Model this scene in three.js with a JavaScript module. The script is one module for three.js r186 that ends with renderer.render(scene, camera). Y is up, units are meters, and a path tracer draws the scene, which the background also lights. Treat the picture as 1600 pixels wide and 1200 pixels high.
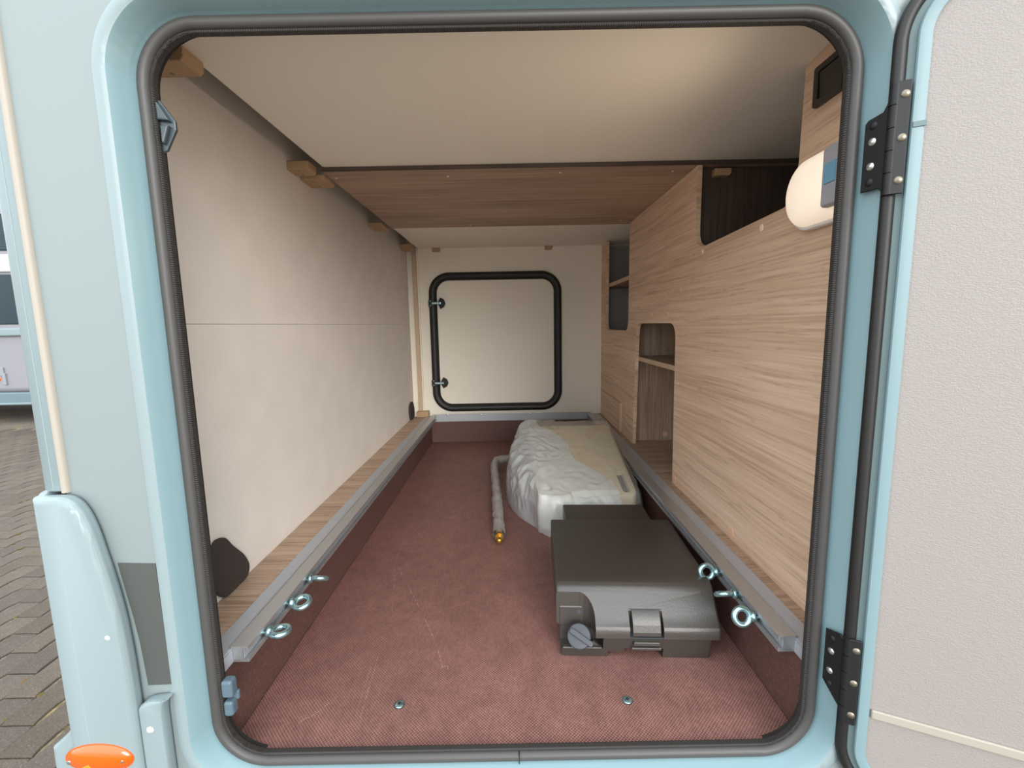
import * as THREE from 'three';
import { RoundedBoxGeometry } from 'three/addons/geometries/RoundedBoxGeometry.js';
import { mergeGeometries, toCreasedNormals, mergeVertices } from 'three/addons/utils/BufferGeometryUtils.js';
import { ImprovedNoise } from 'three/addons/math/ImprovedNoise.js';
import { Brush, Evaluator, SUBTRACTION, ADDITION } from 'three-bvh-csg';

// ---------------------------------------------------------------- camera, sky, daylight, exposure
const scene = new THREE.Scene();
const camera = new THREE.PerspectiveCamera(2 * Math.atan(600 / 705) * 180 / Math.PI, 4 / 3, 0.02, 100);
camera.rotation.order = 'YXZ';
camera.position.set(0, 0.73, 0.69);
camera.rotation.set(-Math.atan(93 / 705), 0, -0.019);
camera.updateMatrixWorld(true);
const renderer = new THREE.WebGLRenderer({ antialias: true });
renderer.toneMapping = THREE.LinearToneMapping;
renderer.toneMappingExposure = 1.95;
renderer.shadowMap.enabled = true;

const SKY_STRENGTH = 1.6;
{ // even overcast sky, a little brighter overhead
  const w = 64, h = 32, d = new Float32Array(w * h * 4);
  for (let j = 0; j < h; j++) for (let i = 0; i < w; i++) {
    const el = ((j + 0.5) / h - 0.5) * Math.PI, k = (j * w + i) * 4;
    const g = el > 0 ? 0.72 + 0.28 * Math.sin(el) : 0.22;
    d[k] = g * 0.9; d[k + 1] = g * 0.97; d[k + 2] = g * 1.03; d[k + 3] = 1;
  }
  const t = new THREE.DataTexture(d, w, h, THREE.RGBAFormat, THREE.FloatType);
  t.mapping = THREE.EquirectangularReflectionMapping; t.magFilter = THREE.LinearFilter; t.needsUpdate = true;
  scene.background = t; scene.environment = t;
  scene.backgroundIntensity = SKY_STRENGTH; scene.environmentIntensity = SKY_STRENGTH;
}
const sun = new THREE.DirectionalLight(new THREE.Color(1, 0.965, 0.91), 1.35); // the veiled sun: a wide soft glow behind the camera
sun.position.set(3.2, 3.0, 8.8); sun.target.position.set(0, 0.4, 0);
sun.castShadow = true; sun.shadow.radius = 62; sun.shadow.mapSize.set(2048, 2048);
Object.assign(sun.shadow.camera, { left: -9, right: 5, top: 5, bottom: -5, near: 0.5, far: 25 });
sun.name = 'veiled_sunlight';
scene.add(sun, sun.target);

// ---------------------------------------------------------------- helpers
let seed = 7;
const rnd = () => (seed = (seed * 1664525 + 1013904223) >>> 0) / 4294967296;
const used = {};
function numbered(n) { const k = used[n] = (used[n] ?? -1) + 1; return k ? `${n}_${String(k).padStart(3, '0')}` : n; }
function tag(o, label, category, group, kind) {
  if (label) o.userData.label = label;
  if (category) o.userData.category = category;
  if (group) o.userData.group = group;
  if (kind) o.userData.kind = kind;
  return o;
}
function thing(name, label, category, [x, y, z] = [0, 0, 0], ry = 0, group) {
  const o = new THREE.Group(); o.name = numbered(name); o.position.set(x, y, z); o.rotation.y = ry; scene.add(o);
  return tag(o, label, category, group);
}
function struct(name, label) { const o = new THREE.Group(); o.name = name; scene.add(o); return tag(o, label, null, null, 'structure'); }
function part(name, geo, mat, parent, label) {
  const m = new THREE.Mesh(geo, mat); m.name = name; m.castShadow = m.receiveShadow = true; parent.add(m);
  if (label) m.userData.label = label;
  return m;
}
const merge = (...g) => mergeGeometries(g.flat().map((q) => { q = q.index ? q.toNonIndexed() : q; for (const k of Object.keys(q.attributes)) if (!['position', 'normal', 'uv'].includes(k)) q.deleteAttribute(k); q.morphAttributes = {}; return q; }));
// uv in metres by the face's main direction; grain runs along u
function boxUV(geo, grain = 'z', off = 0) {
  const g = geo.index ? geo.toNonIndexed() : geo, p = g.attributes.position, uv = new Float32Array(p.count * 2), ax = 'xyz';
  const a = new THREE.Vector3(), b = new THREE.Vector3(), c = new THREE.Vector3(), n = new THREE.Vector3();
  for (let i = 0; i < p.count; i += 3) {
    a.fromBufferAttribute(p, i); b.fromBufferAttribute(p, i + 1); c.fromBufferAttribute(p, i + 2);
    n.copy(b).sub(a).cross(c.clone().sub(a));
    const m = Math.abs(n.x) >= Math.abs(n.y) && Math.abs(n.x) >= Math.abs(n.z) ? 'x' : Math.abs(n.y) >= Math.abs(n.z) ? 'y' : 'z';
    const r = [...ax].filter((k) => k !== m), u = r.includes(grain) ? grain : r[0], v = r.find((k) => k !== u);
    [a, b, c].forEach((q, k) => { uv[(i + k) * 2] = q[u] + off; uv[(i + k) * 2 + 1] = q[v] + off * 0.37; });
  }
  g.setAttribute('uv', new THREE.BufferAttribute(uv, 2));
  return g;
}
function bx(x0, x1, y0, y1, z0, z1, r = 0.0015, grain = 'z', off = 0) {
  const w = x1 - x0, h = y1 - y0, d = z1 - z0;
  const g = new RoundedBoxGeometry(w, h, d, 2, Math.min(r, w / 2.1, h / 2.1, d / 2.1));
  g.translate((x0 + x1) / 2, (y0 + y1) / 2, (z0 + z1) / 2);
  return boxUV(g, grain, off);
}
// rounded rectangle outline, counter-clockwise, with outward normals
function rrPath(x0, y0, x1, y1, r, seg = 22, side = 4) {
  const pts = [];
  const corner = (cx, cy, a0) => { for (let i = 0; i <= seg; i++) { const a = a0 + (i / seg) * Math.PI / 2; pts.push([cx + r * Math.cos(a), cy + r * Math.sin(a), Math.cos(a), Math.sin(a)]); } };
  corner(x1 - r, y1 - r, 0); corner(x0 + r, y1 - r, Math.PI / 2); corner(x0 + r, y0 + r, Math.PI); corner(x1 - r, y0 + r, 1.5 * Math.PI);
  return pts;
}
function sweepRR(rect, profile, { closed = false, crease = 0.9, jitter = 0 } = {}) {
  const path = rrPath(...rect), n = path.length, m = profile.length, pos = [], uv = [], idx = [];
  let len = 0, prev = null;
  for (let i = 0; i <= n; i++) {
    const [x, y, nx, ny] = path[i % n];
    if (prev) len += Math.hypot(x - prev[0], y - prev[1]);
    prev = [x, y];
    for (let j = 0; j < m; j++) { const [a, z] = profile[j]; pos.push(x + nx * a, y + ny * a, z); uv.push(len, j / m * 0.03); }
  }
  const ms = closed ? m : m - 1;
  for (let i = 0; i < n; i++) for (let j = 0; j < ms; j++) {
    const a = i * m + j, b = i * m + (j + 1) % m, c = a + m, d = b + m;
    idx.push(a, b, c, b, d, c);
  }
  const g = new THREE.BufferGeometry();
  g.setAttribute('position', new THREE.Float32BufferAttribute(pos, 3)); g.setAttribute('uv', new THREE.Float32BufferAttribute(uv, 2)); g.setIndex(idx);
  g.computeVertexNormals();
  if (crease < 3) return toCreasedNormals(g, crease);
  const N = g.attributes.normal, v = new THREE.Vector3(), w = new THREE.Vector3();
  for (let j = 0; j < m; j++) { v.fromBufferAttribute(N, j).add(w.fromBufferAttribute(N, n * m + j)).normalize(); N.setXYZ(j, v.x, v.y, v.z); N.setXYZ(n * m + j, v.x, v.y, v.z); }
  return g;
}
const circleProfile = (ca, cz, r, n = 14) => Array.from({ length: n }, (_, i) => [ca + r * Math.cos(i / n * 2 * Math.PI), cz - r * Math.sin(i / n * 2 * Math.PI)]);
function rrShape(x0, y0, x1, y1, r, Cls = THREE.Shape) {
  const s = new Cls(); s.moveTo(x0 + r, y0); s.lineTo(x1 - r, y0); s.absarc(x1 - r, y0 + r, r, -Math.PI / 2, 0); s.lineTo(x1, y1 - r); s.absarc(x1 - r, y1 - r, r, 0, Math.PI / 2);
  s.lineTo(x0 + r, y1); s.absarc(x0 + r, y1 - r, r, Math.PI / 2, Math.PI); s.lineTo(x0, y0 + r); s.absarc(x0 + r, y0 + r, r, Math.PI, 1.5 * Math.PI); return s;
}
const poly = (pts, Cls = THREE.Shape) => { const s = new Cls(); pts.forEach(([x, y], i) => i ? s.lineTo(x, y) : s.moveTo(x, y)); s.closePath(); return s; };
const extr = (shape, depth, bevel = 0, seg = 2, curve = 12) => new THREE.ExtrudeGeometry(shape, bevel ? { depth: depth - 2 * bevel, bevelEnabled: true, bevelThickness: bevel, bevelSize: bevel, bevelOffset: -bevel, bevelSegments: seg, curveSegments: curve } : { depth, bevelEnabled: false, curveSegments: curve }).translate(0, 0, bevel);
// extrude a shape drawn in (z, y) along +x from x0
function extrX(shape, x0, x1, bevel = 0, seg = 2) { const g = extr(shape, x1 - x0, bevel, seg); g.rotateY(-Math.PI / 2); g.scale(1, 1, 1); const p = g.attributes.position; g.translate(x1, 0, 0); return g; } // shape x -> z
const cyl = (r, h, n = 20, r2 = r) => new THREE.CylinderGeometry(r, r2, h, n);
const lathe = (pts, n = 24) => new THREE.LatheGeometry(pts.map(([x, y]) => new THREE.Vector2(x, y)), n);

// ---------------------------------------------------------------- procedural textures
function pnoise(px, py, sd) { // periodic value noise
  const tab = new Float32Array(px * py); let s = sd >>> 0;
  for (let i = 0; i < tab.length; i++) { s = (s * 1664525 + 1013904223) >>> 0; tab[i] = s / 4294967296; }
  return (u, v) => {
    let x = u * px, y = v * py; const xi = Math.floor(x), yi = Math.floor(y); let fx = x - xi, fy = y - yi;
    fx = fx * fx * (3 - 2 * fx); fy = fy * fy * (3 - 2 * fy);
    const x0 = ((xi % px) + px) % px, x1 = (x0 + 1) % px, y0 = ((yi % py) + py) % py, y1 = (y0 + 1) % py;
    const a = tab[y0 * px + x0], b = tab[y0 * px + x1], c = tab[y1 * px + x0], d = tab[y1 * px + x1];
    return a + (b - a) * fx + (c - a) * fy + (a - b - c + d) * fx * fy;
  };
}
function tex(w, h, fn, { srgb = false, su = 1, sv = 1 } = {}) {
  const d = new Uint8Array(w * h * 4);
  for (let j = 0; j < h; j++) for (let i = 0; i < w; i++) {
    const c = fn((i + 0.5) / w, (j + 0.5) / h), k = (j * w + i) * 4;
    if (typeof c === 'number') d[k] = d[k + 1] = d[k + 2] = Math.max(0, Math.min(255, c * 255)); else { d[k] = Math.max(0, Math.min(255, c[0])); d[k + 1] = Math.max(0, Math.min(255, c[1])); d[k + 2] = Math.max(0, Math.min(255, c[2])); }
    d[k + 3] = 255;
  }
  const t = new THREE.DataTexture(d, w, h); t.wrapS = t.wrapT = THREE.RepeatWrapping; t.magFilter = THREE.LinearFilter; t.minFilter = THREE.LinearMipmapLinearFilter; t.generateMipmaps = true;
  if (srgb) t.colorSpace = THREE.SRGBColorSpace;
  t.repeat.set(1 / su, 1 / sv); t.needsUpdate = true; return t;
}
const mixc = (a, b, t) => [a[0] + (b[0] - a[0]) * t, a[1] + (b[1] - a[1]) * t, a[2] + (b[2] - a[2]) * t];
function woodTex(light, mid, dark, sd, W = 1024, H = 1024, su = 1.7, sv = 0.85) {
  const w1 = pnoise(3, 4, sd), w2 = pnoise(7, 9, sd + 1), n1 = pnoise(3, 14, sd + 2), n2 = pnoise(6, 96, sd + 3), n3 = pnoise(12, 270, sd + 4), n4 = pnoise(40, 420, sd + 5), n5 = pnoise(4, 6, sd + 6);
  return tex(W, H, (u, v) => {
    const vv = v + 0.02 * (w1(u, v) - 0.5) + 0.007 * (w2(u, v) - 0.5);
    const a = n1(u, vv), b = n2(u, vv), c = n3(u, vv), p = n4(u, vv);
    let k = 0.26 * a + 0.34 * b + 0.4 * c; k = (k - 0.5) * 1.15 + 0.52;
    let col = k > 0.5 ? mixc(mid, light, Math.min(1, (k - 0.5) * 2)) : mixc(dark, mid, Math.max(0, k * 2));
    if (p > 0.74 && b < 0.55) col = mixc(col, dark, Math.min(0.55, (p - 0.74) * 3));
    const t = 1 + 0.1 * (n5(u, v) - 0.5);
    return [col[0] * t, col[1] * t, col[2] * t];
  }, { srgb: true, su, sv });
}
const M = {};
const std = (o) => new THREE.MeshStandardMaterial(o);
{
  const panelMap = woodTex([240, 213, 188], [224, 192, 164], [187, 154, 127], 11);
  const beamMap = woodTex([194, 167, 146], [174, 146, 125], [144, 118, 100], 23);
  const fine = tex(512, 512, ((n) => (u, v) => n(u, v))(pnoise(40, 256, 5)), { su: 0.6, sv: 0.3 });
  M.panel = std({ map: panelMap, roughness: 0.55, bumpMap: fine, bumpScale: 0.0002 });
  M.ledge = std({ map: woodTex([206, 182, 160], [182, 154, 131], [136, 110, 92], 37, 512, 512, 1.0, 0.5), roughness: 0.5, bumpMap: fine, bumpScale: 0.0002 });
  M.beam = std({ map: beamMap, roughness: 0.6, bumpMap: fine, bumpScale: 0.0002 });
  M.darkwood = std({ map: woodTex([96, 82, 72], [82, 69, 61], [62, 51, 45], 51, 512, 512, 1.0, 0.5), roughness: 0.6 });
  M.edge = std({ color: '#cbb093', roughness: 0.6 });
  M.block = std({ color: '#b89a77', roughness: 0.65 });
  M.cap = std({ color: '#e6ba9b', roughness: 0.6 });
  M.capLight = std({ color: '#f6e2c8', roughness: 0.6 });
  const wv1 = pnoise(160, 12, 3), wv2 = pnoise(10, 170, 4), wv3 = pnoise(6, 6, 9);
  const linen = tex(512, 512, (u, v) => 0.5 * wv1(u, v) + 0.5 * wv2(u, v), { su: 0.4, sv: 0.4 });
  const linenC = tex(512, 512, (u, v) => { const t = 0.988 + 0.009 * (wv1(u, v) + wv2(u, v) - 1) + 0.025 * (wv3(u, v) - 0.5); return [236 * t, 229 * t, 219 * t]; }, { srgb: true, su: 0.4, sv: 0.4 });
  M.linen = std({ map: linenC, roughness: 0.8, bumpMap: linen, bumpScale: 0.00008 });
  M.white = std({ color: '#f4eddf', roughness: 0.7 });
  M.greywall = std({ color: '#a6a19c', roughness: 0.7 });
  M.dark = std({ color: '#2c2926', roughness: 0.9 });
  M.paint = new THREE.MeshPhysicalMaterial({ color: '#808b8b', roughness: 0.42, clearcoat: 0.35, clearcoatRoughness: 0.3 });
  M.frame = new THREE.MeshPhysicalMaterial({ color: '#87a4aa', roughness: 0.4, clearcoat: 0.3, clearcoatRoughness: 0.3 });
  M.flange = std({ color: '#768f94', roughness: 0.45 });
  M.channel = std({ color: '#667879', roughness: 0.5 });
  M.mould = new THREE.MeshPhysicalMaterial({ color: '#869598', roughness: 0.38, clearcoat: 0.3, clearcoatRoughness: 0.3 });
  M.cream = std({ color: '#a59d91', roughness: 0.5 });
  M.sticker = std({ color: '#4d504d', roughness: 0.4 });
  M.screwWhite = std({ color: '#bfc2c0', roughness: 0.35 });
  M.groove = std({ color: '#8fa3a8', roughness: 0.8 });
  const rib = tex(64, 16, (u) => 0.5 + 0.5 * Math.sin(u * 2 * Math.PI * 8), { su: 0.026, sv: 0.03 });
  M.seam = std({ color: '#b9b1a6', roughness: 0.9 });
  M.rubber = std({ color: '#474543', roughness: 0.48 });
  M.rubberRib = std({ color: '#33302e', roughness: 0.55, bumpMap: rib, bumpScale: 0.001 });
  M.blackgasket = std({ color: '#1c1b1a', roughness: 0.5 });
  M.hingeBlack = std({ color: '#0f1012', roughness: 0.55 });
  M.steel = std({ color: '#c9cdcb', roughness: 0.28, metalness: 0.9 });
  M.zinc = std({ color: '#a9cdd3', roughness: 0.24, metalness: 0.9 });
  M.brasscrew = std({ color: '#867f70', roughness: 0.38, metalness: 0.8 });
  const br = pnoise(4, 300, 8);
  M.alu = std({ color: '#bcbcbc', roughness: 0.42, metalness: 0.75, bumpMap: tex(64, 512, (u, v) => br(u, v), { su: 1, sv: 0.05 }), bumpScale: 0.00005 });
  M.aluFlat = std({ color: '#b4b8be', roughness: 0.5, metalness: 0.35 });
  // leather-grain inner skin of the hatch
  const l1 = pnoise(38, 70, 61), l2 = pnoise(90, 140, 62), l3 = pnoise(9, 14, 63);
  const leather = tex(1024, 1024, (u, v) => { const vv = v + 0.012 * l3(u, v), a = Math.abs(l1(u, vv) - 0.5) * 2, b = Math.abs(l2(u, vv) - 0.5) * 2; return Math.min(1, 0.65 * Math.sqrt(a) + 0.35 * Math.sqrt(b)); }, { su: 0.12, sv: 0.12 });
  M.leather = std({ color: '#938c88', roughness: 0.55, bumpMap: leather, bumpScale: 0.00042 });
  // anti-slip floor: woven print with scratches
  const f1 = pnoise(8, 16, 71), f2 = pnoise(40, 80, 72), f3 = pnoise(330, 330, 73);
  const SCR = [
    [[-0.351, -0.889], [-0.381, -0.729], [-0.37, -0.611], [-0.338, -0.468], [-0.323, -0.392], 0.5],
    [[-0.357, -0.602], [-0.286, -0.466], [-0.235, -0.366], [-0.19, -0.271], [-0.162, -0.195], 0.6],
    [[-0.262, -0.356], [-0.174, -0.399], [-0.087, -0.453], 0.35], [[-0.311, -0.229], [-0.305, -0.148], [-0.299, -0.072], 0.6],
    [[-0.397, -0.074], [-0.387, -0.084], [-0.372, -0.107], 0.55], [[-0.264, -0.948], [-0.172, -1.024], 0.3], [[-0.165, -0.193], [-0.152, -0.198], [-0.15, -0.19], 0.6],
    [[-0.41, -0.064], [-0.4, -0.075], 0.6], [[-0.12, -0.14], [-0.02, -0.155], [0.03, -0.185], 0.3], [[-0.05, -0.42], [0.02, -0.62], 0.2],
    [[-0.318, -0.2], [-0.313, -0.13], [-0.309, -0.075], 0.35], [[-0.47, -0.3], [-0.42, -0.62], [-0.4, -0.8], 0.2], [[0.02, -0.08], [0.12, -0.05], 0.2],
  ];
  const FW = 2048, FH = 2048, fx0 = -0.51, fw = 1.006, fd = 2.1, scr = new Float32Array(FW * FH);
  for (const s of SCR) {
    const k = s[s.length - 1], pts = s.slice(0, -1).map(([x, z]) => new THREE.Vector3(x, z, 0)), c = new THREE.CatmullRomCurve3(pts);
    const N = 1600;
    for (let i = 0; i <= N; i++) { const p = c.getPoint(i / N), ix = Math.round((p.x - fx0) / fw * FW), iy = Math.round(-p.y / fd * FH), q = k * (0.55 + 0.45 * Math.sin(i * 0.05 + Math.sin(i * 0.013) * 4));
      for (const [dx, g] of [[0, 1], [1, 0.8], [2, 0.5]]) { const at = iy * FW + ix + dx; if (at >= 0 && at < scr.length) scr[at] = Math.max(scr[at], q * g); } }
  }
  const fmap = tex(FW, FH, (u, v) => {
    const X = u * fw, Z = v * fd, a = Math.sin(X * 2 * Math.PI / 0.0064), b = Math.sin(Z * 2 * Math.PI / 0.0064);
    let k = 0.5 + 0.6 * a * b + 0.3 * (f3(u, v) - 0.5); const t = 1 + 0.08 * (f1(u, v) - 0.5) + 0.1 * (f2(u, v) - 0.5);
    let c = mixc([96, 61, 56], [164, 123, 113], Math.max(0, Math.min(1, k))); c = [c[0] * t, c[1] * t, c[2] * t];
    const s = scr[Math.min(FH - 1, Math.floor(v * FH)) * FW + Math.min(FW - 1, Math.floor(u * FW))];
    return mixc(c, [225, 195, 188], s * 0.95);
  }, { srgb: true });
  M.floor = std({ map: fmap, roughness: 0.55 });
  const tw = pnoise(200, 200, 75);
  M.tray = std({ map: tex(512, 512, (u, v) => { const t = 0.86 + 0.28 * tw(u, v); return [98 * t, 69 * t, 62 * t]; }, { srgb: true, su: 0.5, sv: 0.5 }), roughness: 0.6 });
  M.caseGrey = new THREE.MeshPhysicalMaterial({ color: '#36312c', ior: 1.82, roughness: 0.45, bumpMap: tex(512, 512, ((n) => (u, v) => n(u, v))(pnoise(220, 220, 81)), { su: 0.25, sv: 0.25 }), bumpScale: 0.0002 });
  M.caseKnob = std({ color: '#43474b', roughness: 0.4 });
  M.creamPlastic = std({ color: '#f3ead3', roughness: 0.5 });
  M.slot = std({ color: '#4a5054', roughness: 0.7 });
  M.film = new THREE.MeshPhysicalMaterial({ color: '#f5f2ea', roughness: 0.16, transmission: 0.78, thickness: 0, ior: 1.45, specularIntensity: 1.6, side: THREE.DoubleSide });
  M.filmLoose = new THREE.MeshPhysicalMaterial({ color: '#f0f5f8', roughness: 0.17, transmission: 0.56, thickness: 0, ior: 1.45, side: THREE.DoubleSide });
  M.filmGrey = new THREE.MeshPhysicalMaterial({ color: '#cfcac6', roughness: 0.3, transmission: 0.5, thickness: 0, ior: 1.45, side: THREE.DoubleSide });
  M.rod = std({ color: '#b9ada2', roughness: 0.4 });
  M.brass = std({ color: '#d2a44a', roughness: 0.28, metalness: 0.85 });
  M.felt = std({ color: '#3b332e', roughness: 0.95 });
  M.catchGrey = std({ color: '#566873', roughness: 0.45 });
  M.striker = std({ color: '#4a5458', roughness: 0.35, metalness: 0.3 });
  M.switchBlack = std({ color: '#2b2724', roughness: 0.4 });
  M.lampShell = std({ color: '#e8e4dc', roughness: 0.4 });
  M.lampGlow = std({ color: '#f6e8d8', roughness: 0.5, emissive: new THREE.Color(1, 0.83, 0.64), emissiveIntensity: 0.26 });
  M.lampGrey = std({ color: '#a3a2a8', roughness: 0.45 });
  M.lampBlue = std({ color: '#6fa3bb', roughness: 0.4 });
  M.orange = new THREE.MeshPhysicalMaterial({ color: '#d95a00', roughness: 0.18, clearcoat: 1, clearcoatRoughness: 0.05 });
  M.orangeDeep = std({ color: '#f58a1c', roughness: 0.3 });
}

// ---------------------------------------------------------------- setting: the garage shell
const LX = -0.625, RX = 0.56, LEDGE = 0.165, BACKZ = -2.13, CEIL = 1.2;
{ // floor tray
  const f = struct('floor');
  const g = bx(-0.51, 0.496, -0.014, 0, -2.1, -0.002, 0.001);
  const uv = g.attributes.uv, p = g.attributes.position;
  for (let i = 0; i < p.count; i++) uv.setXY(i, (p.getX(i) + 0.51) / 1.006, -p.getZ(i) / 2.1);
  part('floor_panel', g, M.floor, f);
  part('tray_side', bx(-0.524, -0.5105, -0.014, 0.146, -2.1, -0.006), M.tray, f);
  part('tray_side', bx(0.4965, 0.51, -0.014, 0.146, -2.1, -0.006), M.tray, f);
  part('tray_back', bx(-0.524, 0.51, -0.014, 0.15, -2.116, -2.1005), M.tray, f);
  for (const x of [-0.231, 0.213]) {
    const b = part('bolt', lathe([[0, 0.0035], [0.004, 0.0033], [0.0085, 0.0022], [0.0105, 0], [0, 0]], 20), M.zinc, f, 'shiny zinc bolt head in the floor');
    b.position.set(x, 0.0002, -0.1);
    part('hex_socket', cyl(0.0035, 0.0008, 6), M.dark, b).position.y = 0.0036;
  }
}
{ // left wall: two linen-textured sheets with a seam
  const w = struct('wall_left');
  part('wall_panel', bx(LX - 0.02, LX, 0.7431, 1.34, BACKZ, -0.004, 0.0003, 'y'), M.linen, w);
  part('wall_panel', bx(LX - 0.02, LX, -0.02, 0.7424, BACKZ, -0.004, 0.0003, 'y'), M.linen, w);
  part('wall_backing', bx(LX - 0.024, LX - 0.0205, -0.02, 1.34, BACKZ, -0.004), M.seam, w);
}
{ // back wall with the closed opposite hatch
  const w = struct('wall_back');
  part('wall_panel', boxUV(extr(rrShape(-0.66, -0.05, 1.14, 1.34, 0.001), 0.02).translate(0, 0, BACKZ - 0.02), 'x'), M.white, w);
  const stick = part('corner_batten', bx(-0.59, -0.566, 0.2, 1.19, BACKZ, BACKZ + 0.02, 0.002, 'y'), M.edge, w);
  part('corner_bead', bx(-0.566, -0.556, 0.2, 1.185, BACKZ, BACKZ + 0.012, 0.002, 'y'), M.white, w);
}
{ // ceiling: near and far board, roof above the gaps
  const c = struct('ceiling');
  part('ceiling_board', bx(-0.545, 1.12, CEIL, CEIL + 0.016, -0.73, -0.012, 0.0008, 'x'), M.white, c);
  part('ceiling_board', bx(-0.555, 1.12, CEIL - 0.004, CEIL + 0.012, BACKZ, -1.5, 0.0008, 'x'), M.white, c);
  part('roof_board', bx(-0.65, 1.14, 1.32, 1.34, BACKZ, -0.004), M.white, c);
  for (const [x, z] of [[-0.091, -0.415], [0.513, -0.399]]) part('screw_head', lathe([[0, -0.0012], [0.004, -0.001], [0.006, 0]], 14), M.white, c).position.set(x, CEIL, z);
}
{ // front wall: painted outer skin with the opening, inner ring round it
  const w = struct('wall_front');
  const outer = rrShape(-0.668, -0.46, 2.3, 2.3, 0.004); outer.holes.push(rrShape(-0.54, -0.034, 0.524, 1.182, 0.11, THREE.Path));
  part('outer_skin', boxUV(extr(outer, 0.022).translate(0, 0, 0.0195), 'x'), M.paint, w);
  const inner = rrShape(-0.65, -0.1, 1.14, 1.34, 0.002); inner.holes.push(rrShape(-0.506, -0.002, 0.492, 1.15, 0.08, THREE.Path));
  part('inner_ring', boxUV(extr(inner, 0.014).translate(0, 0, -0.0205), 'x'), M.dark, w);
  const core = rrShape(-0.66, -0.1, 1.2, 1.34, 0.002); core.holes.push(rrShape(-0.53, -0.022, 0.512, 1.17, 0.1, THREE.Path));
  part('insulation_core', boxUV(extr(core, 0.022).translate(0, 0, -0.0028), 'x'), M.groove, w);
  part('rear_wall', boxUV(bx(-0.7, -0.668, -0.1, 2.3, -2.3, 0.0, 0.004), 'y'), M.paint, w);
}
{ // moulded frame of the opening
  const t = struct('trim_1');
  part('door_frame', sweepRR([-0.518, -0.012, 0.502, 1.16, 0.09], [[-0.004, -0.003], [0.0, 0.0005], [0.003, 0.012], [0.0075, 0.028], [0.0105, 0.038], [0.0125, 0.0424]], { crease: 0.7 }), M.frame, t);
  part('frame_flange', sweepRR([-0.518, -0.012, 0.502, 1.16, 0.09], [[0.0125, 0.0424], [0.0155, 0.0442], [0.027, 0.0442], [0.029, 0.0436], [0.0296, 0.0405]], { crease: 0.7 }), M.mould, t);
  for (const [y, z] of [[0.582, 0.022], [0.55, 0.02]]) { const h = part('drill_hole', cyl(0.0024, 0.0006, 12), M.dark, t); h.rotation.z = Math.PI / 2; h.position.set(0.5085, y, z); h.rotation.order = 'YXZ'; h.rotation.y = 0.25; }
}
{ // rubber seal round the opening
  const s = thing('door_seal', 'black rubber seal running all round the near garage opening', 'seal');
  part('seal_tube', sweepRR([-0.518, -0.012, 0.502, 1.16, 0.09], circleProfile(-0.0085, 0.0045, 0.0085, 16), { closed: true, crease: 3 }), M.rubber, s);
  part('ribbed_clip', sweepRR([-0.518, -0.012, 0.502, 1.16, 0.09], [[-0.0135, -0.006], [-0.0135, 0.003], [-0.0155, 0.005], [-0.019, 0.0052], [-0.0208, 0.0035], [-0.021, -0.004], [-0.02, -0.006]], { closed: true, crease: 1.0 }), M.rubberRib, s);
  part('seal_joint', bx(-0.0005, 0.0012, -0.0125, 0.0052, -0.004, 0.0132, 0.0005), M.blackgasket, s);
}
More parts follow.
